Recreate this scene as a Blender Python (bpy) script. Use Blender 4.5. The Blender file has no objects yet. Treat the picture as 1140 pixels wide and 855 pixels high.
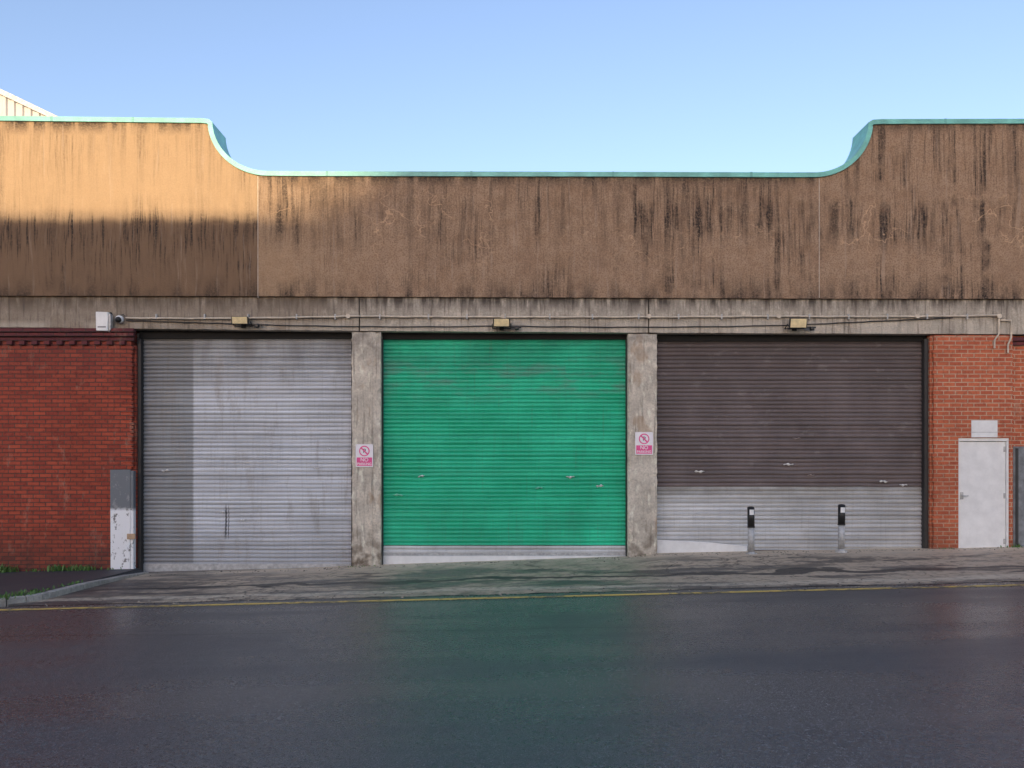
import bpy, bmesh, math, random
from mathutils import Vector, Matrix, noise as mnoise
random.seed(7)
D=13.93; S=61.5; HC=1.6
def X(px,y=0.0): return (px-570)/S*(D+y)/D
def Z(py,y=0.0): return (530-py)/S*(D+y)/D+HC
scene=bpy.context.scene
# ---------------------------------------------------------------- node helper
class NT:
    def __init__(s,name):
        s.m=bpy.data.materials.new(name); s.m.use_nodes=True
        s.t=s.m.node_tree; s.b=s.t.nodes['Principled BSDF']
        s.co=s.t.nodes.new('ShaderNodeTexCoord').outputs['Object']
        s.sep=s.t.nodes.new('ShaderNodeSeparateXYZ'); s.t.links.new(s.co,s.sep.inputs[0])
        s.x,s.y,s.z=s.sep.outputs
    def set(s,sock,v):
        if isinstance(v,bpy.types.NodeSocket): s.t.links.new(v,sock)
        elif isinstance(v,(tuple,list)) and len(v)==3 and sock.type=='RGBA': sock.default_value=(*v,1)
        else: sock.default_value=v
    def math(s,op,a,b=0.0,c=None,clamp=False):
        n=s.t.nodes.new('ShaderNodeMath'); n.operation=op; n.use_clamp=clamp
        s.set(n.inputs[0],a); s.set(n.inputs[1],b)
        if c is not None: s.set(n.inputs[2],c)
        return n.outputs[0]
    def mul(s,a,b): return s.math('MULTIPLY',a,b)
    def add(s,a,b): return s.math('ADD',a,b)
    def vec(s,x,y,z):
        n=s.t.nodes.new('ShaderNodeCombineXYZ')
        s.set(n.inputs[0],x);s.set(n.inputs[1],y);s.set(n.inputs[2],z); return n.outputs[0]
    def sc(s,a,b,c,v=None):
        n=s.t.nodes.new('ShaderNodeVectorMath'); n.operation='MULTIPLY'
        s.set(n.inputs[0],v or s.co); n.inputs[1].default_value=(a,b,c); return n.outputs[0]
    def off(s,v,o):
        n=s.t.nodes.new('ShaderNodeVectorMath'); n.operation='ADD'
        s.set(n.inputs[0],v); s.set(n.inputs[1],o); return n.outputs[0]
    def noise(s,scale,detail=4,rough=.55,v=None,dist=0,col=False):
        n=s.t.nodes.new('ShaderNodeTexNoise')
        n.inputs['Scale'].default_value=scale;n.inputs['Detail'].default_value=detail
        n.inputs['Roughness'].default_value=rough;n.inputs['Distortion'].default_value=dist
        s.set(n.inputs['Vector'],v or s.co); return n.outputs['Color' if col else 0]
    def vor(s,scale,feat='F1',v=None,out='Distance'):
        n=s.t.nodes.new('ShaderNodeTexVoronoi'); n.feature=feat
        n.inputs['Scale'].default_value=scale; s.set(n.inputs['Vector'],v or s.co); return n.outputs[out]
    def mr(s,v,a,b,c=0.0,d=1.0,smooth=False):
        n=s.t.nodes.new('ShaderNodeMapRange'); n.clamp=True
        if smooth: n.interpolation_type='SMOOTHSTEP'
        for i,q in enumerate((v,a,b,c,d)): s.set(n.inputs[i],q)
        return n.outputs[0]
    def mix(s,f,a,b,mode='MIX'):
        n=s.t.nodes.new('ShaderNodeMix'); n.data_type='RGBA'; n.blend_type=mode
        s.set(n.inputs[0],f); s.set(n.inputs[6],a); s.set(n.inputs[7],b); return n.outputs[2]
    def bump(s,h,strength=.5,dist=.01):
        n=s.t.nodes.new('ShaderNodeBump'); n.inputs['Strength'].default_value=strength
        n.inputs['Distance'].default_value=dist; s.set(n.inputs['Height'],h)
        s.t.links.new(n.outputs[0],s.b.inputs['Normal']); return n
    def fin(s,col,rough=.8,metal=0.0,spec=None):
        s.set(s.b.inputs['Base Color'],col); s.set(s.b.inputs['Roughness'],rough); s.set(s.b.inputs['Metallic'],metal)
        if spec is not None: s.b.inputs['Specular IOR Level'].default_value=spec
        return s.m
def simple(name,col,rough=.6,metal=0.0,var=.25,scale=9):
    n=NT(name); f=n.noise(scale,4,.65)
    c=n.mix(n.mr(f,.35,.7),tuple(v*(1-var) for v in col),tuple(min(1,v*(1+var*.5)) for v in col))
    return n.fin(c,rough,metal)
# ---------------------------------------------------------------- materials
def mat_render():
    n=NT('brown_roughcast_render')
    g1=n.noise(.7,4,.6); g2=n.noise(40,2,.75); g3=n.noise(5,5,.7)
    base=n.mix(n.mr(g1,.3,.7),(.33,.208,.128),(.45,.298,.190))
    base=n.mix(n.mr(g3,.35,.75),base,(.50,.35,.235))
    base=n.mix(n.mr(g2,.40,.66,0,.6),base,(.15,.093,.06))
    base=n.mix(n.mr(n.noise(1.6,5,.7),.52,.68,0,.35),base,(.24,.15,.10))
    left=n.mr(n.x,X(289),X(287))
    lowl_shade_dirt=n.mul(left,n.mr(n.add(n.z,n.mul(n.noise(1.8,3,v=n.sc(1,1,.2)),.3)),Z(250)+.15,Z(243)+.15,1,0))
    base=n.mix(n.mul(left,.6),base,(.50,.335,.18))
    base=n.mix(n.mul(n.mr(n.x,X(430),X(289)),.35),base,(.50,.335,.19))  # sunlight fading out past the joint, painted in as yellower render
    base=n.mix(n.mul(lowl_shade_dirt,.72),base,(.13,.078,.053))  # left panel under the sun line: shade painted into the colour, plus dirt
    warp=n.off(n.co,n.sc(.07,0,0,n.noise(1.3,3,col=True)))
    def streak(fx,fz,lo,hi,seed,det=3):
        v=n.off(n.sc(fx,fx,fz,warp),(seed,seed*2,seed)); return n.mr(n.noise(1,det,.7,v=v),lo,hi)
    low=n.mr(n.x,X(238),X(300)); hi2=n.mr(n.x,X(905),X(965))
    lowm=n.math('SUBTRACT',low,hi2)
    top=n.math('SUBTRACT',Z(138),n.mul(lowm,Z(138)-Z(198)))
    dtop=n.math('SUBTRACT',top,n.z)
    clus=n.mr(n.noise(1,3,.6,v=n.sc(1.3,1.3,.25)),.40,.56)
    near=n.mul(n.mr(n.add(dtop,n.mul(n.noise(1,3,.7,v=n.sc(3.5,3.5,.05)),-1.6)),-.5,.6,1,0),n.mr(clus,0,1,.5,1))
    s1=streak(11,.40,.48,.60,3,5); s2=streak(24,.9,.52,.63,11,3); s3=streak(8,.6,.46,.60,31,5)
    patch=n.mr(n.noise(.75,4,.65,v=n.off(n.sc(1,1,1.2),(5,1,2))),.42,.56)
    right=n.mr(n.x,X(420),X(1000),.45,1)
    a=n.mul(s1,n.math('MAXIMUM',n.mul(near,.95),n.mul(n.mul(patch,right),n.mr(clus,0,1,.35,1))))
    wob=n.mul(n.add(n.noise(.8,3),-.5),1.1)
    zz=n.add(n.z,wob)
    band=n.math('MULTIPLY',n.mr(zz,Z(285),Z(256)),n.mr(zz,Z(218),Z(232),0,1))
    midb=n.math('MULTIPLY',n.mr(n.z,Z(320),Z(280)),n.mr(n.z,Z(236),Z(248),0,1))
    b=n.mul(s2,n.add(n.mul(patch,n.mr(clus,0,1,.35,.9)),n.mul(left,midb)))
    c=n.mul(n.mul(s3,band),n.mul(right,n.mr(clus,0,1,.5,1)))
    foot=n.mul(n.mr(n.z,Z(333),Z(305),1,0),n.mr(n.noise(4,4,v=n.sc(1,1,.3)),.42,.60))
    tot=n.math('ADD',n.math('ADD',n.mul(a,.9),n.mul(b,.65)),n.math('ADD',n.mul(c,1.0),n.mul(foot,.75)),clamp=True)
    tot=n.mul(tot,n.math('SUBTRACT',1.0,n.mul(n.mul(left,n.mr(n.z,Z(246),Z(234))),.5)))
    topedge=n.mul(n.mr(dtop,.0,.24,.95,0),n.mr(n.noise(6,4,v=n.sc(1,1,.1)),.34,.52))
    tot=n.math('MAXIMUM',tot,topedge)
    tot=n.mul(tot,n.mr(n.noise(24,4,.75),.32,.54,.32,1))
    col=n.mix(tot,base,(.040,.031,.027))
    w1=streak(14,.8,.60,.70,57)
    col=n.mix(n.mul(w1,.2),col,(.58,.46,.36))
    cv=n.off(n.sc(1,1,.8),n.noise(2.2,3,col=True))
    cr=n.mr(n.vor(1.15,'DISTANCE_TO_EDGE',v=cv),.0,.016,1,0)
    cm=n.mr(n.noise(.8,2,v=n.off(n.co,(9,0,4))),.49,.58)
    zone=n.math('MULTIPLY',n.mr(n.z,Z(305),Z(275)),n.mr(n.z,Z(210),Z(230),0,1))
    zone=n.mul(zone,n.mr(n.x,X(288),X(300)))
    col=n.mix(n.mul(n.mul(n.mul(cr,cm),zone),.7),col,(.70,.46,.28))
    n.bump(n.noise(38,4,.75),1.0,.018)
    return n.fin(col,.92,spec=.25)
def mat_concrete(name,base=(.46,.40,.32),kind='beam'):
    n=NT(name)
    g=n.noise(2.2,6,.65); f=n.noise(28,4,.7)
    c=n.mix(n.mr(g,.35,.68),tuple(v*.62 for v in base),tuple(v*1.08 for v in base))
    c=n.mix(n.mr(f,.45,.7,0,.5),c,tuple(v*.38 for v in base))
    c=n.mix(n.mr(n.noise(9,5,.7,v=n.sc(1,1,.5)),.54,.68,0,.6),c,tuple(min(1,v*1.45) for v in base))
    if kind=='beam':
        st=n.mr(n.noise(1,5,.65,v=n.sc(6,6,.8)),.38,.56)
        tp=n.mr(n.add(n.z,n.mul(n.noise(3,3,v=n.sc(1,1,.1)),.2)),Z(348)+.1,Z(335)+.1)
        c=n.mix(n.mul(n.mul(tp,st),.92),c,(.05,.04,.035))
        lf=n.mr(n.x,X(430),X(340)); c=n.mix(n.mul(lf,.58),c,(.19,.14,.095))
        c=n.mix(n.mul(n.mr(n.noise(1,4,.6,v=n.sc(16,16,1.1)),.52,.63),.6),c,(.1,.08,.065))
        bt=n.mul(n.mr(n.z,Z(356),Z(361)),n.mr(n.noise(1.6,4,.6,v=n.sc(1,1,.2)),.40,.55))
        c=n.mix(n.mul(bt,.45),c,(.64,.58,.48))
    elif kind=='pillar':
        st=n.mr(n.noise(1,5,.65,v=n.sc(18,18,1.4)),.54,.66)
        c=n.mix(n.mul(st,.55),c,(.15,.12,.09))
        c=n.mix(n.mul(n.mr(n.z,.9,.0),n.mr(n.noise(5,4),.42,.6)),c,(.16,.125,.09))
        c=n.mix(n.mul(n.mr(n.noise(2.4,3,v=n.sc(1,1,.6)),.58,.64),.5),c,(.42,.28,.17))
        c=n.mix(n.mul(n.mr(n.z,3.5,4.1),n.mr(n.noise(4,4),.4,.6,0,.6)),c,(.16,.14,.12))
    n.bump(f,.9,.014)
    return n.fin(c,.85,spec=.3)
def mat_brick(name,c1,c2,mortar,dark=.0,seed=0,msz=.009):
    n=NT(name)
    v=n.vec(n.add(n.add(n.x,n.y),seed),n.z,0.0)
    v=n.off(v,n.sc(.006,.006,0,n.noise(7,1,col=True)))
    b=n.t.nodes.new('ShaderNodeTexBrick'); n.set(b.inputs['Vector'],v)
    b.inputs['Color1'].default_value=(*c1,1); b.inputs['Color2'].default_value=(*c2,1); b.inputs['Mortar'].default_value=(*mortar,1)
    b.inputs['Scale'].default_value=1; b.inputs['Mortar Size'].default_value=msz; b.inputs['Mortar Smooth'].default_value=.2
    b.inputs['Bias'].default_value=-.1; b.inputs['Brick Width'].default_value=.225; b.inputs['Row Height'].default_value=.075
    c=b.outputs[0]
    c=n.mix(n.mr(n.noise(1.1,4,.6),.4,.68,0,.4),c,tuple(q*.45 for q in c1),)
    c=n.mix(n.mr(n.noise(14,4,.75),.5,.7,0,.55),c,tuple(q*.3 for q in c2))
    c=n.mix(n.mul(n.mr(n.noise(3,5,.7,v=n.sc(1,1,.5)),.58,.70),.3),c,(.6,.40,.28))
    c=n.mix(n.mul(n.mr(n.z,.75,-.1),n.mr(n.noise(3,4),.3,.6,.2,.8)),c,(.06,.04,.033))
    if dark: c=n.mix(n.mul(n.mr(n.z,3.0,4.3,0,dark),n.mr(n.noise(2,3),.3,.6,.5,1)),c,(.06,.03,.035))
    h=n.add(n.mul(b.outputs['Fac'],-1.0),n.mul(n.noise(40,2,.7),.35))
    n.bump(h,1.0,.010)
    return n.fin(c,.82,spec=.3)
def mat_shutter(kind):
    n=NT('shutter_paint_'+kind)
    fine=n.noise(1,3,.6,v=n.sc(30,30,1.2)); blot=n.noise(1.1,5,.6); row=n.noise(1,1,.5,v=n.sc(.25,.25,13.4))
    rust=n.mr(n.noise(1,3,.6,v=n.sc(14,14,.9)),.62,.72)
    rough=n.mr(blot,.3,.7,.38,.55)
    if kind=='grey':
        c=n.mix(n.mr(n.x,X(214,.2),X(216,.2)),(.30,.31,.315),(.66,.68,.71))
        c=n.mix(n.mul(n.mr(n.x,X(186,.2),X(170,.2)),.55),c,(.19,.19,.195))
        c=n.mix(n.mr(blot,.42,.66,0,.4),c,(.43,.44,.45))
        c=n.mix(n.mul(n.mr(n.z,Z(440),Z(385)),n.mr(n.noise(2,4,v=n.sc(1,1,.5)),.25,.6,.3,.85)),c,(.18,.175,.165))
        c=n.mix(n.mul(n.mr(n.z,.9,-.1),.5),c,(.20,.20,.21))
        c=n.mix(n.mul(n.mr(n.noise(1,5,.7,v=n.sc(3,3,.8)),.56,.68),.38),c,(.28,.23,.18))
        d=n.math('MAXIMUM',n.math('COMPARE',n.x,X(251,.2),.018),n.math('COMPARE',n.x,X(254,.2),.008))
        d=n.mul(d,n.math('MULTIPLY',n.mr(n.z,Z(603),Z(596)),n.mr(n.z,Z(560),Z(570),0,1)))
        c=n.mix(n.mul(d,.8),c,(.03,.03,.03))
    elif kind=='green':
        c=n.mix(n.mr(blot,.35,.68),(.014,.46,.24),(.032,.62,.35))
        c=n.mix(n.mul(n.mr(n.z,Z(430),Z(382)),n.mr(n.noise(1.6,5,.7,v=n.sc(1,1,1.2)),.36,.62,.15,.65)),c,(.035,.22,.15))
        c=n.mix(n.mul(n.math('MULTIPLY',n.mr(n.z,Z(450),Z(425)),n.mr(n.z,Z(392),Z(408),0,1)),n.mr(n.noise(2.4,5,.7,v=n.sc(.6,.6,2)),.46,.62,0,.7)),c,(.14,.28,.22))
        c=n.mix(n.mul(n.mr(n.z,1.3,.4),n.mr(n.noise(3,4,.7,v=n.sc(1,1,.4)),.45,.7,0,.35)),c,(.06,.26,.18))
    elif kind=='brown':
        c=n.mix(n.mr(blot,.35,.68),(.12,.092,.086),(.195,.155,.148))
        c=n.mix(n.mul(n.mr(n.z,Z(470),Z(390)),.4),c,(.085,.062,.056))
        c=n.mix(n.mul(n.mr(n.noise(1,4,.7,v=n.sc(3,3,6)),.60,.68),.25),c,(.34,.30,.28))
        rough=n.mr(blot,.3,.7,.45,.62)
    else:
        c=n.mix(n.mr(blot,.35,.68),(.52,.52,.51),(.74,.74,.73))
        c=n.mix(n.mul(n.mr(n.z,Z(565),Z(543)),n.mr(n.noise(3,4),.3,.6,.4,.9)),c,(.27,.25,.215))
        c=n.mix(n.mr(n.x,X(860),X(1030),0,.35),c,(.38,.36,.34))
    c=n.mix(n.mr(row,.4,.6,0,.28),c,(.07,.07,.07) if kind!='green' else (.01,.22,.13))
    c=n.mix(n.mr(fine,.52,.7,0,.14),c,(.07,.065,.055))
    c=n.mix(n.mul(rust,.18),c,(.13,.08,.045))
    return n.fin(c,rough,0,.45)
def mat_road():
    n=NT('wet_asphalt')
    a2=n.noise(120,2,.75); a3=n.noise(34,3,.7); big=n.noise(.35,5,.6); tracks=n.noise(1,4,.6,v=n.sc(.09,.9,1))
    c=n.mix(n.mr(a2,.38,.62),(.028,.029,.031),(.19,.19,.186))
    c=n.mix(n.mr(a2,.60,.68,0,.8),c,(.55,.54,.52))
    c=n.mix(n.mr(a3,.42,.60,.65,0),c,(.026,.027,.028))
    c=n.mix(n.mr(big,.42,.65,0,.3),c,(.07,.071,.072))
    c=n.mix(n.mul(n.mr(n.x,0,9),n.mr(n.noise(1.5,4,.7,v=n.sc(.4,1.5,1)),.46,.58,0,.4)),c,(.19,.165,.14))
    sm=n.mr(n.math('ABSOLUTE',n.add(n.add(n.y,5.9),n.add(n.mul(n.x,.05),n.mul(n.add(n.noise(.9,3),-.5),.35)))),.010,.022,1,0)
    c=n.mix(n.mul(sm,.8),c,(.018,.018,.018))
    wet=n.mr(n.add(n.mul(big,.45),n.mul(tracks,.55)),.42,.58)
    r=n.add(n.mr(wet,0,1,.17,.42),n.mul(n.add(a3,-.5),.5))
    rip=n.mul(n.noise(1,4,.65,v=n.sc(7,24,1)),n.mr(n.x,-4,8,.6,1.8))
    h=n.add(n.add(n.noise(62,3,.7),n.mul(a3,.6)),rip)
    n.bump(h,.75,.010)
    return n.fin(c,r,0,.85)
def mat_apron():
    n=NT('patched_asphalt_and_concrete')
    big=n.noise(.9,6,.7,v=n.sc(.30,1.1,1)); fine=n.noise(90,2,.7); md=n.noise(7,5,.75)
    c=n.mix(n.mr(fine,.35,.65),(.10,.086,.070),(.33,.28,.22))
    c=n.mix(n.mr(big,.44,.49,0,.85),c,(.60,.47,.33))
    c=n.mix(n.mr(n.noise(1,5,.7,v=n.sc(.5,1.5,1)),.54,.58,0,.75),c,(.08,.072,.063))
    c=n.mix(n.mr(md,.50,.64,0,.6),c,(.095,.083,.070))
    wall=n.mul(n.mr(n.y,-1.0,-.3),n.mr(n.noise(2.5,5,.7),.34,.48,.4,.95))
    c=n.mix(wall,c,(.66,.53,.38))
    c=n.mix(n.mul(n.mr(n.x,-3,-6),n.mr(n.noise(.8,5,.7,v=n.sc(.5,2,1)),.46,.52,0,.75)),c,(.065,.062,.06))
    c=n.mix(n.mul(n.math('MULTIPLY',n.mr(n.x,X(430),X(470)),n.mr(n.x,X(690),X(720),1,0)),n.mr(n.noise(3,5,.7),.42,.62,0,.45)),c,(.09,.17,.085))
    bd=n.mr(n.math('ABSOLUTE',n.add(n.add(n.y,2.1),n.mul(n.add(n.noise(.7,4),-.5),1.6))),.09,.13,1,0)
    c=n.mix(n.mul(bd,.85),c,(.04,.039,.037))
    b2=n.mr(n.math('ABSOLUTE',n.add(n.add(n.y,3.1),n.mul(n.add(n.noise(.45,5),-.5),.9))),.10,.15,1,0)
    c=n.mix(n.mul(b2,n.mr(md,.4,.6,.85,.2)),c,(.68,.58,.43))
    cv=n.off(n.co,n.sc(.7,.7,.5,n.noise(2.2,4,col=True)))
    crk=n.mul(n.mr(n.vor(.55,'DISTANCE_TO_EDGE',v=cv),0,.009,1,0),n.mr(n.noise(.7,2),.45,.55))
    c=n.mix(n.mul(crk,.8),c,(.03,.027,.024))
    r=n.mr(big,.40,.60,.42,.72)
    n.bump(n.add(fine,n.mul(md,1.6)),.6,.010)
    return n.fin(c,r,0,.4)
def mat_yellow():
    n=NT('worn_yellow_road_paint')
    w=n.mr(n.add(n.mul(n.noise(9,5,.7),.6),n.mul(n.noise(.5,3),.4)),.48,.58)
    n.bump(n.noise(75,2),.5,.005)
    return n.fin(n.mix(w,(.78,.53,.14),(.18,.155,.11)),.6,0,.3)
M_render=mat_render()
M_beam=mat_concrete('stained_concrete_beam',(.54,.475,.385))
M_pillar=mat_concrete('chipped_concrete_pillar',(.76,.68,.56),kind='pillar')
M_sill=mat_concrete('pale_concrete_sill',(.62,.58,.52),kind='x')
M_brickL=mat_brick('dark_red_brick',(.47,.090,.046),(.28,.05,.032),(.14,.065,.05),.5,0,.010)
M_brickR=mat_brick('orange_red_brick',(.62,.165,.075),(.46,.105,.052),(.60,.43,.30),.0,.07,.009)
M_brickD=mat_brick('blue_brindle_brick',(.20,.045,.045),(.12,.035,.045),(.08,.045,.04),.3)
M_mill=mat_brick('mill_brick',(.42,.20,.12),(.34,.16,.10),(.35,.28,.22))
M_grey=mat_shutter('grey'); M_green=mat_shutter('green'); M_brown=mat_shutter('brown'); M_galv=mat_shutter('galvanised')
M_road=mat_road(); M_apron=mat_apron(); M_yel=mat_yellow()
M_teal=simple('teal_metal_coping',(.20,.58,.50),.4,0,.3,3)
M_teald=simple('teal_joint_cover',(.15,.46,.40),.45)
M_dark=simple('dark_steel',(.035,.033,.032),.55)
M_black=simple('black_plastic',(.015,.015,.016),.4)
M_white=simple('weathered_white_paint',(.84,.84,.82),.5,0,.10,5)
M_cream=simple('aged_cream_lamp',(.90,.74,.42),.35,0,.2)
M_steel=simple('galvanised_steel',(.50,.50,.49),.45,.1,.3,14)
M_conduit=simple('weathered_conduit',(.66,.57,.45),.55,.0,.3,6)
M_void=simple('dark_interior',(.012,.011,.010),.9)
M_seal=simple('pale_joint_sealant',(.60,.52,.43),.8)
M_kerb=mat_concrete('kerb_stone',(.48,.45,.40),kind='x')
def mat_foot():
    n=NT('footway_asphalt'); a=n.noise(110,2,.7)
    c=n.mix(n.mr(a,.35,.7),(.03,.03,.033),(.10,.10,.105))
    c=n.mix(n.mr(n.noise(2,5,.7),.5,.7,0,.5),c,(.10,.095,.075))
    n.bump(a,.7,.008); return n.fin(c,.6,0,.4)
M_foot=mat_foot()
def mat_ground():
    n=NT('ground_gravel'); a=n.noise(3,6,.7)
    return n.fin(n.mix(a,(.08,.075,.07),(.2,.19,.17)),.85)
M_ground=mat_ground()
def mat_guard():
    n=NT('chipped_guard_paint')
    w=n.mr(n.add(n.z,n.mul(n.add(n.noise(12,4),-.5),.08)),Z(569),Z(565))
    c=n.mix(w,(.86,.87,.88),(.15,.17,.19))
    ch=n.mr(n.noise(9,5,.75,v=n.sc(1,1,.6)),.57,.62)
    c=n.mix(n.mul(ch,.9),c,n.mix(w,(.12,.11,.10),(.26,.27,.28)))
    return n.fin(c,.55)
M_guard=mat_guard()
M_guard2=simple('blue_grey_guard_paint',(.22,.235,.245),.55,0,.4,6)
# ---------------------------------------------------------------- mesh helpers
def empty(name,loc=(0,0,0)):
    e=bpy.data.objects.new(name,None); e.location=loc; e.empty_display_size=.3
    scene.collection.objects.link(e); return e
def mk(name,verts,faces,mat,parent=None,smooth=False,bevel=0):
    me=bpy.data.meshes.new(name)
    o=Vector(parent.location) if parent else Vector((0,0,0))
    me.from_pydata([tuple(Vector(v)-o) for v in verts],[],faces); me.validate(); 
    mats=mat if isinstance(mat,list) else [mat]
    for m in mats: me.materials.append(m)
    bm=bmesh.new(); bm.from_mesh(me); bmesh.ops.recalc_face_normals(bm,faces=bm.faces); bm.to_mesh(me); bm.free()
    if smooth: me.polygons.foreach_set('use_smooth',[True]*len(me.polygons))
    ob=bpy.data.objects.new(name,me); scene.collection.objects.link(ob)
    if parent: ob.parent=parent
    if bevel:
        b=ob.modifiers.new('b','BEVEL'); b.width=bevel; b.segments=2; b.limit_method='ANGLE'
    return ob
def prism(name,pts,y0,y1,mat,parent=None,bevel=0):
    n=len(pts); v=[(x,y0,z) for x,z in pts]+[(x,y1,z) for x,z in pts]
    f=[list(range(n)),list(range(2*n-1,n-1,-1))]+[[i,(i+1)%n,n+(i+1)%n,n+i] for i in range(n)]
    return mk(name,v,f,mat,parent,bevel=bevel)
def box(name,x0,x1,y0,y1,z0,z1,mat,parent=None,bevel=0):
    return prism(name,[(x0,z0),(x1,z0),(x1,z1),(x0,z1)],y0,y1,mat,parent,bevel)
def quad(name,p,y0,y1,mat,parent=None,bevel=0):
    return prism(name,[(X(a,y0),Z(b,y0)) for a,b in p],y0,y1,mat,parent,bevel)
def rough(ob,cuts=.12,amp=.02,size=.25):
    bm=bmesh.new(); bm.from_mesh(ob.data)
    for _ in range(7):
        es=[e for e in bm.edges if e.calc_length()>cuts*1.5]
        if not es: break
        bmesh.ops.subdivide_edges(bm,edges=es,cuts=1,use_grid_fill=True)
    bmesh.ops.triangulate(bm,faces=[f for f in bm.faces if len(f.verts)>4])
    bm.normal_update()
    for v in bm.verts:
        fn=[f.normal for f in v.link_faces]; edge=any(a.dot(b)<.5 for a in fn for b in fn)
        q=mnoise.noise(v.co/size)+.5*mnoise.noise(v.co/size*3.1)
        v.co-=v.normal*(abs(q)*amp*(1.6 if edge else .25))
    bm.to_mesh(ob.data); bm.free(); return ob
def cyl(name,p0,p1,r,mat,parent=None,seg=16,r1=None,smooth=True):
    p0=Vector(p0);p1=Vector(p1); d=(p1-p0).normalized(); a=d.orthogonal().normalized(); b=d.cross(a); r1=r if r1 is None else r1
    v=[];f=[]
    for p,q in((p0,r),(p1,r1)):
        for i in range(seg):
            t=2*math.pi*i/seg; v.append(p+(a*math.cos(t)+b*math.sin(t))*q)
    f=[[i,(i+1)%seg,seg+(i+1)%seg,seg+i] for i in range(seg)]+[list(range(seg)),list(range(2*seg-1,seg-1,-1))]
    ob=mk(name,v,f,mat,parent)
    for p in ob.data.polygons:
        if len(p.vertices)==4: p.use_smooth=True
    return ob
def sphere(name,c,r,mat,parent=None,sz=(1,1,1)):
    bm=bmesh.new(); bmesh.ops.create_uvsphere(bm,u_segments=20,v_segments=12,radius=r)
    v=[(q.co.x*sz[0]+c[0],q.co.y*sz[1]+c[1],q.co.z*sz[2]+c[2]) for q in bm.verts]; f=[[w.index for w in p.verts] for p in bm.faces]; bm.free()
    return mk(name,v,f,mat,parent,True)
def tube(name,pts,r,mat,parent=None):
    cu=bpy.data.curves.new(name,'CURVE'); cu.dimensions='3D'; cu.bevel_depth=r; cu.bevel_resolution=3
    sp=cu.splines.new('POLY'); sp.points.add(len(pts)-1)
    o=Vector(parent.location) if parent else Vector()
    for q,p in zip(sp.points,pts): q.co=(*(Vector(p)-o),1)
    cu.materials.append(mat); cu.use_fill_caps=True
    ob=bpy.data.objects.new(name,cu); scene.collection.objects.link(ob)
    if parent: ob.parent=parent
    return ob
# ---------------------------------------------------------------- ground heights
def lerp(t,pts):
    if t<=pts[0][0]: return pts[0][1]
    for (a,b),(c,d) in zip(pts,pts[1:]):
        if t<=c: return b+(d-b)*(t-a)/(c-a)
    return pts[-1][1]
def G(x,y):
    s=.0245*max(-26,min(26,x))
    b=lerp(x,[(-4,0),(-2.4,.03),(2.1,.075),(2.7,.12),(4.5,.11),(7.6,.085),(26,.085)])
    t=max(0,min(1,(y+2.6)/2.2)); return s+b*t*t*(3-2*t)
def sheet(name,xs,ys,off,mat,parent=None,inside=None):
    v=[(x,y,G(x,y)+off) for y in ys for x in xs]; n=len(xs); f=[]
    for j in range(len(ys)-1):
        for i in range(n-1): f.append([j*n+i,j*n+i+1,(j+1)*n+i+1,(j+1)*n+i])
    return mk(name,v,f,mat,parent,True)
def rng(a,b,s):
    n=max(1,round((b-a)/s)); return [a+(b-a)*i/n for i in range(n+1)]
gx=[-900,-400,-150,-60]+rng(-26,26,1)+[60,150,400,900]
gy=[-900,-400,-150,-60]+rng(-30,-4,2)+rng(-3.6,.4,.4)+[5,20,60,150,400,900]
sheet('ground',gx,gy,-.035,M_ground)
sheet('road',[-60]+rng(-26,26,1)+[60],rng(-12.3,-3.5,.5),0,M_road)
# driveway apron with an uneven, broken front edge
def apron():
    xs=rng(-6.9,26,.15); ys=rng(-3.5,.35,.175); v=[];n=len(xs)
    for j,y in enumerate(ys):
        for x in xs:
            yy=y+(.10*mnoise.noise(Vector((x*.8,0,3)))+.05*mnoise.noise(Vector((x*4,0,9))) if j==0 else 0)
            v.append((x,yy,G(x,yy)+(.004 if j==0 else .008)))
    f=[[j*n+i,j*n+i+1,(j+1)*n+i+1,(j+1)*n+i] for j in range(len(ys)-1) for i in range(n-1)]
    mk('driveway_apron',v,f,M_apron,None,True)
apron()
sheet('yellow_line',[-60]+rng(-26,26,.5)+[60],[-3.87,-3.74],.004,M_yel)
fp=empty('pavement')
xe=-6.62; yk=-3.52; R=.75
arc=[(xe-R+R*math.cos(t),yk+R-R*math.sin(t)) for t in [math.pi/2*i/10 for i in range(11)]]
path=[(xe+.06,-.02),(xe+.03,-.6),(xe,-1.3),(xe-.01,-2.0)]+arc+[(-8.2-.92*i,yk) for i in range(40)]
def insetpath(p,d):
    out=[]
    for i,(x,y) in enumerate(p):
        a=Vector(p[max(0,i-1)]);b=Vector(p[min(len(p)-1,i+1)]); t=(b-a).normalized(); nrm=Vector((t.y,-t.x))
        out.append((x+nrm.x*d,y+nrm.y*d))
    return out
inn=insetpath(path,.13)
if inn[5][0]>path[5][0]: inn=insetpath(path,-.13)
def kh(i): return lerp(i,[(0,.02),(1,.05),(3,.09),(60,.10)])
top=[(x,y,G(x,y)+kh(i)) for i,(x,y) in enumerate(inn)]
v=top+[(x,.05,G(x,0)+kh(i)) for i,(x,y) in enumerate(inn)]
n_=len(top); mk('footway_surface',v,[[i,i+1,n_+i+1,n_+i] for i in range(n_-1)],M_foot,fp)
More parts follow.
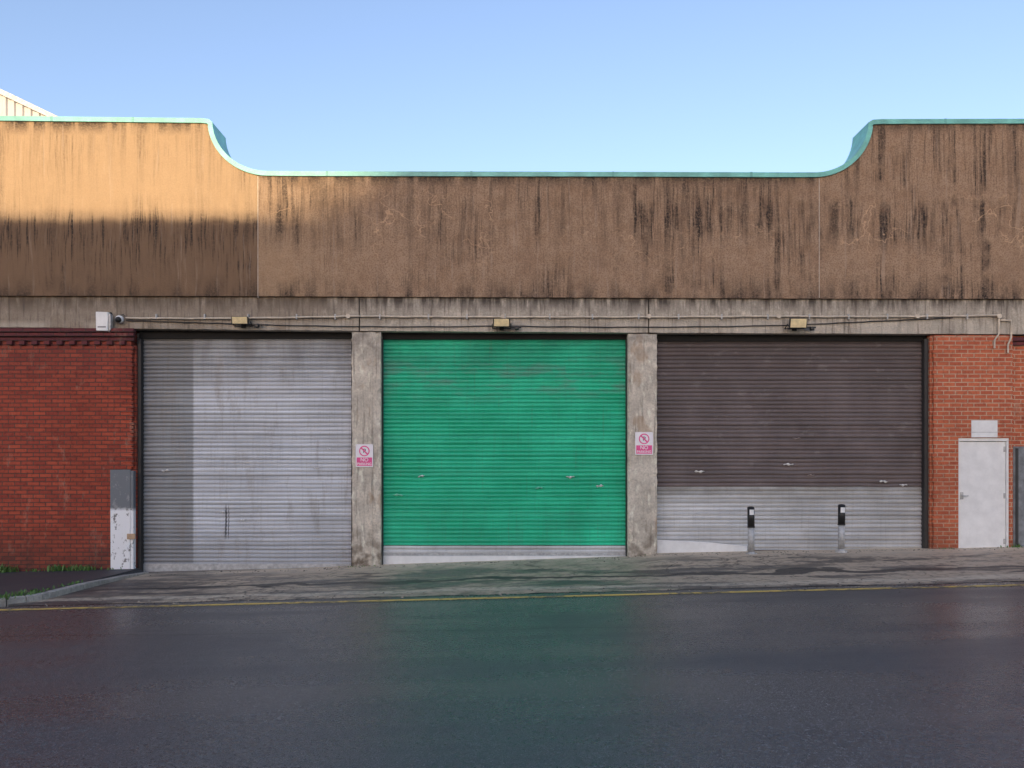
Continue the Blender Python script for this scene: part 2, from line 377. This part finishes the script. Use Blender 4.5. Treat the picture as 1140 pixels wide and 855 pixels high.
for i in range(len(path)-1):
    a,b=Vector(path[i]),Vector(path[i+1]); c,d=Vector(inn[i]),Vector(inn[i+1])
    if 4<=i<14 and i%2==1: continue
    if 4<=i<13: b=Vector(path[i+2]); d=Vector(inn[i+2]); j=i+2
    else: j=i+1
    g=.004; u=(b-a).normalized()*g; a=a+u;b=b-u;c=c+u;d=d-u
    h0=kh(i)+random.uniform(.0,.008);h1=kh(j)+random.uniform(0,.008)
    vv=[(p.x,p.y,G(p.x,p.y)-.03) for p in(a,b,d,c)]+[(p.x,p.y,G(p.x,p.y)+h+.003) for p,h in((a,h0),(b,h1),(d,h1),(c,h0))]
    mk('kerb_stone',vv,[[3,2,1,0],[4,5,6,7],[0,1,5,4],[1,2,6,5],[2,3,7,6],[3,0,4,7]],M_kerb,fp,bevel=.012)
sheet('pavement.001',[-60]+rng(-26,26,1)+[60],[-16,-12.3],.10,M_foot)
mk('near_kerb',[(x,y,G(x,-8)+z) for x in(-26,26) for y,z in((-12.16,-.03),(-12.16,.11),(-12.305,.11),(-12.305,-.03))],[[0,1,5,4],[1,2,6,5],[2,3,7,6],[0,1,2,3],[4,5,6,7]],M_kerb,fp)
# ---------------------------------------------------------------- warehouse
W=empty('warehouse_building')
prof=[(-800,128),(0,131),(226,133.5),(234,134.5)]
prof+=[(300-62*math.cos(t),136+56*math.sin(t)) for t in [math.radians(2+86*i/18) for i in range(19)]]
prof+=[(330,192.3),(600,192.8),(880,193.6)]
prof+=[(905+60*math.sin(t),136+57.6*math.cos(t)) for t in [math.radians(2+86*i/18) for i in range(19)]]
prof+=[(970,135.2),(980,134.6),(1140,134.2),(1940,133)]
PW=[(X(a),Z(b)) for a,b in prof]
def topz(x): return lerp(x,PW)
def panel(name,xa,xb):
    ts=[xa]+[p[0] for p in PW if xa<p[0]<xb]+[xb]
    bl=lambda x: lerp(x,[(X(0),Z(328.5)),(X(400),Z(331)),(X(1140),Z(334))])
    pts=[(x,topz(x)-.02) for x in ts]+[(xb,bl(xb)),(xa,bl(xa))]
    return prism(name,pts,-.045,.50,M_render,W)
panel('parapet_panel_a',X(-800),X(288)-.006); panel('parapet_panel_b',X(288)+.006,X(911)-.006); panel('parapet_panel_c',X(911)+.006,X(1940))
for px in(288,911): box('joint_sealant',X(px)-.0055,X(px)+.0055,-.046,.1,Z(332),topz(X(px))-.1,M_seal,W)
def coping():
    n=len(PW); nr=[]
    for i in range(n):
        a=Vector(PW[max(0,i-1)]);b=Vector(PW[min(n-1,i+1)]);t=(b-a).normalized(); nr.append(Vector((-t.y,t.x)))
    th=.085; v=[]
    for i,(x,z) in enumerate(PW):
        lo=Vector((x,z))-nr[i]*th
        v+=[(x,-.075,z),(lo.x,-.075,lo.y),(lo.x,-.05,lo.y),(x,.58,z),(lo.x,.58,lo.y),(lo.x,.5,lo.y)]
    f=[]
    for i in range(n-1):
        a=6*i;b=a+6
        f+=[[a,b,b+1,a+1],[a+1,b+1,b+2,a+2],[a,a+3,b+3,b],[a+3,a+4,b+4,b+3],[a+4,a+5,b+5,b+4],[a+2,b+2,b+5,a+5]]
    mk('teal_coping',v,f,M_teal,W)
    for px in(60,150,365,525,682,835,1050):
        x=X(px); z=topz(x); box('coping_joint_cover',x-.02,x+.02,-.078,.583,z-.087,z+.004,M_teald,W)
coping()
def beam(a,b,ta,tb,ba,bb,nm):
    ob=prism(nm,[(X(a)+.006,Z(ta)),(X(b)-.006,Z(tb)),(X(b)-.006,Z(bb)),(X(a)+.006,Z(ba))],0,.48,M_beam,W); return rough(ob,.12,.014,.3)
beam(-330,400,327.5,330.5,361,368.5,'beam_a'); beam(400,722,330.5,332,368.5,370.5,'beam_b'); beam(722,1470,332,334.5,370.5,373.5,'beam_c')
box('dark_core',X(-300),X(1440),.42,.60,-.9,7.0,M_void,W)
box('roof_deck',-21.9,21.9,.6,28,6.0,6.3,M_dark,W)
box('rear_wall',-21.9,21.9,28,28.3,-.9,6.3,M_mill,W)
box('end_wall',-22.2,-21.9,.05,28.3,-.9,6.3,M_mill,W); box('end_wall',21.9,22.2,.05,28.3,-.9,6.3,M_mill,W)
def pillar(nm,a,b,t,bo):
    return rough(prism(nm,[(X(a),Z(bo)-.25),(X(b),Z(bo)-.25),(X(b),Z(t)+.0),(X(a),Z(t)+.0)],.012,.46,M_pillar,W),.06,.028,.14)
pillar('concrete_pillar_a',391,424,369.3,636); pillar('concrete_pillar_b',699,732,371.3,624)
quad('pillar_cover_strip',[(412,374),(414.5,374),(414.5,632),(412,634)],.004,.03,M_pillar,W)
def brickwall(nm,a,b,t,bo,y0,y1,mat): return box(nm,X(a),X(b),y0,y1,Z(bo),Z(t),mat,W)
brickwall('brick_wall_left',-330,146,366,700,.0,.40,M_brickL)
brickwall('brick_reveal_left',146.05,150,384,700,.06,.40,M_brickL)
brickwall('brick_pier_right',1040,1067,373.2,660,.0,.40,M_brickR)
brickwall('brick_pier_right',1124,1127.5,373.2,660,.0,.40,M_brickR)
brickwall('brick_pier_right',1067,1124,373.2,487.3,.0003,.40,M_brickR)
brickwall('brick_pier_right',1037,1040,373,660,.05,.40,M_brickR)
brickwall('brick_wall_right',1127.6,1470,373.2,660,.10,.40,M_brickR)
for k,(t,b,pr) in enumerate([(366.5,370.6,.10),(371.2,375.2,.075),(375.8,379.8,.03)]):
    box('corbel_course',X(-330),X(150)+.012*(2-k),-pr,-.001,Z(b),Z(t),M_brickD,W,.004)
x=X(-60)
while x<X(146):
    box('corbel_dentil',x,x+.10,-.06+random.uniform(-.006,.006),-.001,Z(384.4),Z(380.0),M_brickD,W,.006); x+=.2256
for t,b,pr in((375,379,.07),(379.6,383.6,.04)): box('corbel_course',X(1128),X(1470),.10-pr,.099,Z(b),Z(t),M_brickD,W,.004)
z=Z(384.9)-.075; k=0
while z>Z(524):
    w=random.choice((.10,.19,.06,.13)) ; p=random.uniform(.002,.014)
    box('quoin_brick',X(146)-w+random.uniform(-.01,.01),X(146)+random.uniform(.015,.05),-p,.058,z,z+.063,M_brickL,W,.008); z-=.0757; k+=1
z=Z(380)
while z>Z(612):
    if random.random()<.55: box('quoin_brick',X(1040)-random.uniform(.01,.03),X(1040)+random.choice((.1,.2)),-random.uniform(.002,.008),.048,z-.064,z,M_brickR,W,.007)
    z-=.0752
quad('steel_corner_guard',[(122.5,523),(145,523),(144.5,640),(123,640)],-.03,-.004,M_guard,W,.006)
quad('steel_corner_guard_return',[(145.2,524),(148.5,524),(148.5,640),(145.2,640)],-.028,.12,M_guard,W,.004)
quad('steel_corner_guard',[(1128,497),(1150,497),(1150,612),(1128,612)],.06,.096,M_guard2,W,.006)
quad('guard_channel',[(1131,499),(1134,499),(1134,612),(1131,612)],.045,.059,M_dark,W,.004)
box('rust_bracket',X(143),X(152),-.06,-.031,Z(600),Z(594),simple('pale_timber',(.55,.38,.24),.8),W,.006)
# ---- shutters
def shutter(nm,a,b,t,bo,mat,y0=.22,dents=(),split=None,mat2=None,phase=0):
    x0,x1=X(a,y0),X(b,y0); zt,zb=Z(t,y0),Z(bo,y0); pitch=.0752; ns=int(math.ceil((zt-zb)/pitch)); seg=7; nc=44
    v=[];f=[];mi=[]
    js=[random.gauss(0,.0012) for _ in range(ns+1)]
    tl=[random.gauss(0,.0016) for _ in range(ns+1)]
    for s in range(ns):
        for q in range(seg+1 if s==ns-1 else seg):
            u=q/seg; z=zt-(s+u)*pitch; prof=.019*(math.sin(math.pi*min(1,u*1.12))**.75 if u<.89 else 0)
            for c in range(nc+1):
                w=c/nc; x=x0+(x1-x0)*w; yy=y0-prof+js[s]*2+.006*mnoise.noise(Vector((x*.9,s*.11,phase)))
                zz=z+tl[s]*(w-.5)+.004*mnoise.noise(Vector((x*1.3,z*.8,phase+9)))
                for dx,dz,r,am in dents:
                    d2=((x-dx)/r)**2+((z-dz)/(r*.6))**2
                    if d2<9: yy+=am*math.exp(-d2); zz-=am*.35*math.exp(-d2)
                v.append((x,yy,max(zz,zb)))
    rows=len(v)//(nc+1)
    for j in range(rows-1):
        zc=v[j*(nc+1)][2]
        for c in range(nc):
            i=j*(nc+1)+c; f.append([i,i+1,i+nc+2,i+nc+1]); mi.append(1 if split and zc<=Z(split,y0)+.001 else 0)
    ob=bpy.data.meshes.new(nm); ob.from_pydata(v,[],f)
    for m in [mat]+([mat2] if mat2 else []): ob.materials.append(m)
    ob.polygons.foreach_set('material_index',mi); ob.update()
    o=bpy.data.objects.new(nm,ob); scene.collection.objects.link(o); o.parent=W; return o
def dl(lst,y0=.22): return [(X(a,y0),Z(b,y0),r,am) for a,b,r,am in lst]
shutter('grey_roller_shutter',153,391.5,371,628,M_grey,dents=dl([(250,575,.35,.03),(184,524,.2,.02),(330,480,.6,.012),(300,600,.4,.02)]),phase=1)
shutter('green_roller_shutter',423,700,372,607,M_green,split=None,dents=dl([(468,533,.3,.03),(635,533,.3,.02),(600,545,.25,.02),(520,430,.7,.015)]),phase=4)
shutter('green_shutter_bottom_slats',423,700,607.5,616,M_galv,phase=5)
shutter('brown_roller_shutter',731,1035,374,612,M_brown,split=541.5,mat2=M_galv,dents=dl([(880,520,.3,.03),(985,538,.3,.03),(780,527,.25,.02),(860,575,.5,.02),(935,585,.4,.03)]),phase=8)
quad('grey_shutter_bottom_rail',[(153,627.5),(391.5,627.5),(391.5,636.5),(153,638.5)],.195,.24,M_steel,W,.004)
quad('shutter_bottom_rail',[(424,615.5),(699.5,615.5),(699.5,618.5),(424,618.5)],.19,.24,M_steel,W,.003)
quad('white_threshold_plate',[(424,618.8),(699.5,618.8),(699.5,628),(424,640)],.17,.25,M_white,W,.006)
quad('white_threshold_plate',[(731.5,601),(790,604),(832,608),(832,618),(731.5,620)],.15,.19,M_white,W,.006)
for a,b,t in((150,391.5,371),(423,700,372),(731,1037,374)):
    box('shutter_head_box',X(a)+.003,X(b)-.003,.24,.40,Z(t+14),Z(t-6),M_void,W)
    box('shutter_head_seal',X(a)+.003,X(b)-.003,.16,.20,Z(t+4),Z(t-4),M_void,W)
for a,b in((150,154),(389.5,392.5),(422.4,425),(698,700.6),(730.4,732.6),(1032.5,1037.5)):
    box('shutter_guide_rail',X(a)+.002,X(b)-.002,.10,.28,-.4,Z(376),M_dark,W,.004)
M_lip=simple('lip_glint_pale',(.74,.73,.70),.4,.0); M_lipg=simple('lip_glint_green',(.20,.62,.44),.45); M_lipb=simple('lip_glint_brown',(.36,.30,.28),.5)  # paler lip colours paint in the light that bent slats catch
def lip(px,py,w,h,m,tilt=0.0):
    x,z=X(px,.19),Z(py,.19); w/=S;h/=S; v=[];f=[];n=10
    for i in range(n+1):
        u=i/n; hh=h*math.sin(math.pi*u)**.5*(.7+.4*math.sin(u*13+px*3))+.003 ; xx=x+(u-.5)*w; zz=z+(u-.5)*tilt*w+.006*math.sin(u*9+px)
        v+=[(xx,.205,zz+hh*.5),(xx,.178,zz),(xx,.205,zz-hh*.5)]
    for i in range(n): f+=[[3*i,3*i+1,3*i+4,3*i+3],[3*i+1,3*i+2,3*i+5,3*i+4]]
    mk('bent_slat_lip',v,f,m,W,True)
for q in((184,524,10,2.2,M_lip,.1),(248,570,5,3,M_lip,0),(270,579,7,2.5,M_lip,.2),(352,521,7,1.5,M_lip,0),(366,500,5,1,M_lip,0),
         (443,551,12,3,M_lipg,-.05),(469,530,8,2.2,M_lip,.2),(600,543,9,2.5,M_lipg,.1),(635,531,10,2.8,M_lip,0),(668,541,9,2.8,M_lip,.05),
         (779,525,12,2.8,M_lip,0),(878,517,12,2.8,M_lip,0),(887,488,10,1.6,M_lipb,0),(903,529,8,1.6,M_lipb,0),(984,536,10,2.8,M_lip,-.1),(1006,540,9,2.6,M_lip,0)): lip(*q)
box('door_frame_head',X(1067)+.002,X(1124)-.002,.02,.14,Z(491),Z(487.6),M_white,W,.003)
box('door_frame_jamb',X(1067)+.002,X(1069.3),.02,.14,Z(614),Z(491.2),M_white,W,.003)
box('door_frame_jamb',X(1121.6),X(1124)-.002,.02,.14,Z(614),Z(491.2),M_white,W,.003)
box('steel_door',X(1069.6),X(1121.3),.05,.10,Z(612),Z(491.6),M_white,W,.004)
box('door_threshold',X(1067)+.002,X(1124)-.002,-.01,.16,Z(619),Z(613),M_sill,W,.004)
for py in(500,552,603): box('door_hinge',X(1119),X(1121),.038,.05,Z(py+3),Z(py-3),M_steel,W,.002)
box('door_lock_plate',X(1070.5),X(1074),.04,.05,Z(556),Z(548),M_steel,W,.003)
cyl('door_handle',(X(1072),.0,Z(552)),(X(1072),.05,Z(552)),.010,M_steel,W); cyl('door_lever',(X(1072),.002,Z(552)),(X(1078),.002,Z(552)),.010,M_steel,W)
box('white_plate_above_door',X(1081),X(1110),-.018,-.001,Z(487),Z(468),M_white,W,.004)
box('wall_plate_seam',X(1081),X(1110),-.021,-.0185,Z(481.5),Z(481),M_steel,W)
# ---------------------------------------------------------------- conduit, cables
C=empty('electrical_conduit',(0,0,Z(354)))
def sag(a,b,za,zb,s,y,n=14): return [(X(a)+(X(b)-X(a))*i/n, y, Z(za+(zb-za)*i/n)-s*4*(i/n)*(1-i/n)+.004*math.sin(i*2.1+a)) for i in range(n+1)]
tube('conduit_run',sag(141,388,354.5,352.5,.02,-.035)+sag(388,866,352.5,352.5,.015,-.035,24)[1:]+sag(866,1111,352.5,351.5,.015,-.035)[1:],.017,M_conduit,C)
tube('cable',sag(141,270,357,361,.0,-.02)+sag(270,560,361,363,.03,-.02)[1:]+sag(560,885,363,362,.03,-.02)[1:]+sag(885,1060,362,354,.0,-.02)[1:],.009,M_dark,C)
tube('conduit_drop',[(X(1111),-.03,Z(351.5)),(X(1111),-.03,Z(372)),(X(1106),-.03,Z(379)),(X(1106),-.03,Z(388))],.016,M_conduit,C)
tube('conduit_drop',[(X(1113),-.03,Z(357)),(X(1124),-.03,Z(357)),(X(1124.5),-.03,Z(376)),(X(1121),-.03,Z(384)),(X(1121),-.03,Z(393))],.016,M_conduit,C)
for px in(388,560,722,866,1020,1111): 
    cyl('junction_box',(X(px),-.06,Z(352.6)),(X(px),.0,Z(352.6)),.040,M_conduit,C)
px=175
while px<1100:
    box('saddle_clip',X(px)-.012,X(px)+.012,-.054,.001,Z(355.9),Z(350.1),M_steel,C,.003); px+=random.uniform(42,55)
# ---------------------------------------------------------------- floodlights
def flood(a,b,t,bo,side):
    xc=(X(a)+X(b))/2; zc=(Z(t)+Z(bo))/2; F=empty('floodlight',(xc,-.12,zc)); w=(X(b)-X(a))/2; h=(Z(t)-Z(bo))/2
    v=[(xc-w,-.20,zc-h),(xc+w,-.20,zc-h),(xc+w,-.235,zc+h*.75),(xc-w,-.235,zc+h*.75),
       (xc-w*.75,-.06,zc-h*.55),(xc+w*.75,-.06,zc-h*.55),(xc+w*.75,-.09,zc+h),(xc-w*.75,-.09,zc+h)]
    mk('housing',v,[[3,2,1,0],[4,5,6,7],[0,1,5,4],[1,2,6,5],[2,3,7,6],[3,0,4,7]],M_dark,F,bevel=.01)
    v=[(xc-w*.86,-.207,zc-h*.84),(xc+w*.86,-.207,zc-h*.84),(xc+w*.86,-.240,zc+h*.62),(xc-w*.86,-.240,zc+h*.62)]
    v+=[(p[0],p[1]+.012,p[2]) for p in v]
    mk('lamp_glass',v,[[3,2,1,0],[0,1,5,4],[1,2,6,5],[2,3,7,6],[3,0,4,7],[4,5,6,7]],M_cream,F)
    tube('bracket',[(xc-w-.012,-.15,zc-.02),(xc-w-.012,-.02,zc-.07),(xc+w+.012,-.02,zc-.07),(xc+w+.012,-.15,zc-.02)],.009,M_dark,F)
    box('mount',xc-.04,xc+.04,-.03,.0,zc-.11,zc-.04,M_dark,F,.004)
    s=side; box('sensor_arm',min(xc+s*w,xc+s*(w+.20)),max(xc+s*w,xc+s*(w+.20)),-.09,-.05,zc-.075,zc-.045,M_black,F,.006)
    box('motion_sensor',xc+s*(w+.12)-.035,xc+s*(w+.12)+.035,-.15,-.07,zc-.12,zc-.055,M_black,F,.014)
    for k in range(5): box('cooling_fin',xc-w*.6+k*w*.3-.004,xc-w*.6+k*w*.3+.004,-.085,-.045,zc-h*.3,zc+h*.9,M_dark,F)
flood(262,281,354,363.5,1); flood(549,568,356,366.5,1); flood(874,894,355.5,368,1)
# ---------------------------------------------------------------- alarm box + camera
A=empty('alarm_box',(X(117.5),-.05,Z(359)))
prism('body',[(X(111),Z(369.5)),(X(124),Z(370)),(X(124.5),Z(349)),(X(110.5),Z(348.5))],-.13,-.055,M_white,A,.012)
prism('side_shield',[(X(124.7),Z(371)),(X(127),Z(368)),(X(127),Z(352)),(X(124.7),Z(350))],-.12,-.03,M_steel,A,.004)
box('back_plate',X(109.5),X(125),-.054,-.001,Z(371),Z(348),M_dark,A,.004)
box('louvre_slot',X(113),X(122),-.1325,-.1305,Z(366),Z(365),M_dark,A)
K=empty('security_camera',(X(134),-.06,Z(357)))
cyl('base',(X(134),.0,Z(356)),(X(134),-.06,Z(356)),.075,M_white,K,24,.068)
sphere('eyeball',(X(134)+.005,-.085,Z(357)),.055,M_black,K); sphere('collar',(X(134),-.05,Z(356)),.066,M_white,K,(1,.8,1))
cyl('lens',(X(134)+.01,-.135,Z(357.6)),(X(134)+.007,-.13,Z(357.4)),.022,M_dark,K)
tube('camera_cable',[(X(134),-.02,Z(352)),(X(138),-.02,Z(350)),(X(141),-.03,Z(354.5))],.008,M_dark,K)
# ---------------------------------------------------------------- signs
M_signw=simple('sign_white_plastic',(.92,.88,.90),.4,0,.06); M_pink=simple('faded_red_sign_print',(.88,.10,.32),.4,0,.12,20)
M_blackp=simple('sign_symbol_print',(.10,.08,.10),.5)
def sign(a,b,t,bo,y):
    x0,x1,z0,z1=X(a,y),X(b,y),Z(bo,y),Z(t,y); xc=(x0+x1)/2; P=empty('no_parking_sign',(xc,y,(z0+z1)/2)); h=z1-z0;w=x1-x0
    box('sign_panel',x0,x1,y-.006,y,z0,z1,M_signw,P,.003)
    box('red_text_panel',x0+.02,x1-.02,y-.0085,y-.0065,z0+.022,z0+h*.42,M_pink,P)
    cz=z0+h*.70; r=h*.23; n=40; v=[];f=[]
    for i in range(n):
        t_=2*math.pi*i/n; v+=[(xc+r*math.cos(t_),y-.0095,cz+r*math.sin(t_)),(xc+r*.80*math.cos(t_),y-.0095,cz+r*.80*math.sin(t_))]
    for i in range(n): f.append([2*i,2*i+1,(2*i+3)%(2*n),(2*i+2)%(2*n)])
    mk('prohibition_ring',v,f,M_pink,P)
    dx=r*.62; t2=.009
    mk('prohibition_slash',[(xc-dx-t2,y-.0105,cz+dx-t2),(xc-dx+t2,y-.0105,cz+dx+t2),(xc+dx+t2,y-.0105,cz-dx+t2),(xc+dx-t2,y-.0105,cz-dx-t2)],[[0,1,2,3]],M_pink,P)
    def txt(s,size,zc,m,yy):
        c=bpy.data.curves.new('lettering','FONT'); c.body=s; c.size=size; c.align_x='CENTER'; c.align_y='CENTER'; c.offset=.001; c.extrude=.0004
        c.materials.append(m); o=bpy.data.objects.new('lettering',c); scene.collection.objects.link(o); o.parent=P
        o.location=Vector((xc,yy,zc))-Vector(P.location); o.rotation_euler=(math.pi/2,0,0)
    txt('P',r*1.1,cz,M_blackp,y-.0083); txt('NO',h*.22,z0+h*.315,M_signw,y-.0095); txt('PARKING',h*.15,z0+h*.135,M_signw,y-.0095)
    for sx in(x0+.012,x1-.012): cyl('fixing_screw',(sx,y-.009,z1-.012),(sx,y-.004,z1-.012),.005,M_steel,P)
sign(396,415.5,494.5,520,-.004); sign(707,727,481,506.5,-.004)
# ---------------------------------------------------------------- bollards
def bollard(px,pyt,pyb,y,lean):
    xb=(px-570)/S*(D+y)/D; zb=Z(pyb,y); zt=Z(pyt,y); B=empty('bollard',(xb,y,zb)); r=.056; h=zt-zb
    def p(u,ox=0): return (xb+lean*u*h+ox,y,zb+u*h)
    cyl('buried_stub',(xb,y,zb-.15),p(.05),r*.98,M_steel,B,24)
    cyl('galvanised_post',p(.045),p(.56),r,M_steel,B,24); cyl('black_sleeve',p(.56),p(.965),r*1.10,M_black,B,24)
    c=p(.965); sphere('domed_cap',c,r*1.1,M_black,B,(1,1,.45))
    v=[];f=[]
    for u in(.82,.93):
        for i in range(7):
            t=-math.pi/2+(i-3)*.22; q=p(u); v.append((q[0]+r*1.13*math.cos(t),q[1]+r*1.13*math.sin(t),q[2]))
    for i in range(6): f.append([i,i+1,8+i,7+i])
    mk('reflector',v,f,M_white,B,True)
    cyl('collar',p(.55),p(.575),r*1.17,M_dark,B,24)
    cyl('concrete_footing',(xb,y,zb-.15),(xb,y,zb+.012),.12,M_sill,B,14,.10)
bollard(836.5,563.5,616.5,-.30,-.012); bollard(936.5,561,613.5,-.30,.01)
# ---------------------------------------------------------------- weeds and litter
def weeds():
    v=[];f=[]
    cl=[]
    for px,n,hh in((4,70,.15),(14,40,.10),(66,55,.12),(76,40,.10),(92,70,.10),(104,30,.07),(40,25,.05),(120,12,.05)):
        for _ in range(n): x=X(px)+random.gauss(0,.09); cl.append((x,-.05-abs(random.gauss(0,.06)),hh,.10))
    for k,(n,hh) in {3:(26,.05),5:(40,.06),7:(46,.07),9:(50,.07),11:(50,.08),13:(40,.08),14:(40,.06)}.items():
        for _ in range(n): cl.append((inn[k][0]-random.uniform(-.02,.14),inn[k][1]+random.gauss(0,.16),hh,.09))
    for _ in range(40): cl.append((X(1131)+random.gauss(0,.12),-.03-abs(random.gauss(0,.04)),.08,0))
    for _ in range(50): cl.append((random.choice((X(410),X(715),X(1050),X(395)))+random.gauss(0,.1),-.03,.035,0))
    for x,y,hh,o in cl:
        h=hh*random.uniform(.4,1.2); a=random.uniform(0,6.28); w=random.uniform(.004,.012); l=random.uniform(.2,.8)*h; z=G(x,y)+o-.005
        dx,dy=math.cos(a),math.sin(a); i=len(v)
        v+=[(x-dy*w,y+dx*w,z),(x+dy*w,y-dx*w,z),(x+dx*l*.5+dy*w,y+dy*l*.5-dx*w,z+h*.65),(x+dx*l*.5-dy*w,y+dy*l*.5+dx*w,z+h*.65),(x+dx*l,y+dy*l,z+h)]
        f+=[[i,i+1,i+2,i+3],[i+3,i+2,i+4]]
    n=NT('weed_leaves'); mk('grass_weeds',v,f,n.fin(n.mix(n.noise(6,3),(.06,.14,.025),(.14,.26,.06)),.6))
weeds()
def debris():
    v=[];f=[]
    for _ in range(900):
        if random.random()<.6: x=random.uniform(-6.4,9.2); y=-abs(random.gauss(0,.22))-.03
        else: x=random.uniform(-6.4,10); y=-3.55+random.gauss(0,.22)
        r=random.uniform(.006,.022); a=random.uniform(0,6.28); z=G(x,y)+.009; i=len(v)
        for k in range(4):
            t=a+k*1.57; q=r*random.uniform(.6,1.3); v.append((x+q*math.cos(t),y+q*math.sin(t),z+random.uniform(0,.004)))
        v.append((x,y,z+r*random.uniform(.4,.9))); f+=[[i+k,i+(k+1)%4,i+4] for k in range(4)]
    n=NT('grit'); mk('gravel_debris',v,f,n.fin(n.mix(n.mr(n.noise(3,2),.4,.6),(.10,.085,.07),(.42,.36,.28)),.8))
debris()
# ---------------------------------------------------------------- corrugated shed (behind, top left)
T=empty('corrugated_shed',(-20,22,0))
def shed():
    y=12.0; xe_,ze=-15.25,13.5; xr,zr=-22.0,16.7; xl=-28.75
    rz=lambda x: ze+(zr-ze)*(xe_-x)/(xe_-xr) if x>xr else zr-(zr-ze)*(xr-x)/(xr-xl)
    v=[];f=[]; xs=[];x=xl;k=0
    while x<xe_-.02:
        for dx,dy in((0,0),(.10,0),(.14,-.05),(.24,-.05)): xs.append((min(x+dx,xe_),y+dy))
        x+=.28
    xs.append((xe_,y))
    for a,b in xs: v+=[(a,b,-.5),(a,b,rz(a))]
    f=[[2*i,2*i+2,2*i+3,2*i+1] for i in range(len(xs)-1)]
    M=simple('white_profiled_cladding',(.46,.46,.47),.5,0,.1,2)
    mk('gable_cladding',v,f,M,T)
    prism('verge_trim',[(xe_+.25,ze-.12),(xr,zr+.0),(xl-.25,ze-.12),(xl-.25,ze+.05),(xr,zr+.2),(xe_+.25,ze+.05)],y-.16,y+24,M_steel,T)
    box('side_wall',xe_-.1,xe_,y+.01,y+24,-.5,ze-.02,M,T); box('side_wall',xl,xl+.1,y+.01,y+24,-.5,ze-.02,M,T)
shed()
# ---------------------------------------------------------------- sun + unseen buildings added behind the camera to cast the wall's shadow edge
AZ=math.radians(15); EL=math.radians(9)
def cast(xs,zs,YM): return (xs+YM*math.tan(AZ),zs-YM/math.cos(AZ)*math.tan(EL))
M_win=simple('dark_window_glass',(.03,.035,.04),.12)
YM=-44.0
B=empty('mill_shadow_caster',(0,YM,0))  # unseen, added; its roof height sets the level shadow edge
a0=cast(X(-900),Z(244),YM); a4=cast(X(2100),Z(244),YM)
box('walls',a0[0],a4[0],YM-12,YM,-1.5,a0[1],M_mill,B)
box('parapet_cap',a0[0],a4[0],YM+.002,YM+.12,a0[1]-.25,a0[1]-.002,M_sill,B)
x=a0[0]+2
while x<a4[0]-2:
    for zz in(1.2,4.6,8.0): 
        box('window',x,x+1.4,YM+.001,YM+.03,zz,zz+2.0,M_win,B); box('window_sill',x-.1,x+1.5,YM+.001,YM+.12,zz-.16,zz-.01,M_sill,B)
        box('window_bar',x+.67,x+.73,YM+.032,YM+.06,zz,zz+2.0,M_white,B)
    x+=4.8
YT=-115.0
B2=empty('tall_shadow_caster',(0,YT,0))  # unseen far block, added; roofline shaped for the soft slanting shadow edge
p=[cast(X(a),Z(b),YT) for a,b in((275,262),(400,205),(520,100),(2300,100))]
prism('walls',[(p[0][0],-2),(p[3][0],-2),p[3],p[2],p[1],p[0]],YT-20,YT,M_mill,B2)
x=p[1][0]
while x<p[3][0]-3:
    for zz in(8,12,16): box('window',x,x+2,YT+.001,YT+.05,zz,zz+2.4,M_win,B2)
    x+=5
sd=bpy.data.lights.new('sun','SUN'); sd.energy=4.8; sd.angle=math.radians(.5); sd.color=(1,.80,.52)
so=bpy.data.objects.new('sun',sd); scene.collection.objects.link(so); so.location=(-20,-40,30)
so.rotation_euler=Vector((math.sin(AZ)*math.cos(EL),math.cos(AZ)*math.cos(EL),-math.sin(EL))).to_track_quat('-Z','Y').to_euler()
# ---------------------------------------------------------------- sky
w=bpy.data.worlds.new('World'); scene.world=w; w.use_nodes=True; nt=w.node_tree
sk=nt.nodes.new('ShaderNodeTexSky'); sk.sky_type='NISHITA'; sk.sun_disc=False; sk.sun_elevation=EL; sk.sun_rotation=math.pi+AZ
sk.air_density=1.0; sk.dust_density=1.3; sk.ozone_density=1.5
mx=nt.nodes.new('ShaderNodeMix'); mx.data_type='RGBA'; mx.blend_type='MULTIPLY'; mx.inputs[0].default_value=1; mx.inputs[7].default_value=(1.11,1.01,1.10,1)
nt.links.new(sk.outputs[0],mx.inputs[6])
bg=nt.nodes['Background']; bg.inputs[1].default_value=.35; nt.links.new(mx.outputs[2],bg.inputs[0])
# ---------------------------------------------------------------- camera
cd=bpy.data.cameras.new('camera'); cam=bpy.data.objects.new('camera',cd); scene.collection.objects.link(cam)
cam.location=(0,-D,HC); cam.rotation_euler=(math.pi/2,0,0); cd.sensor_width=36; cd.lens=D*S/1140*36; cd.shift_y=102.5/1140
cd.clip_end=3000; cd.clip_start=.05; scene.camera=cam
scene.view_settings.view_transform='Standard'; scene.view_settings.look='None'; scene.view_settings.exposure=0
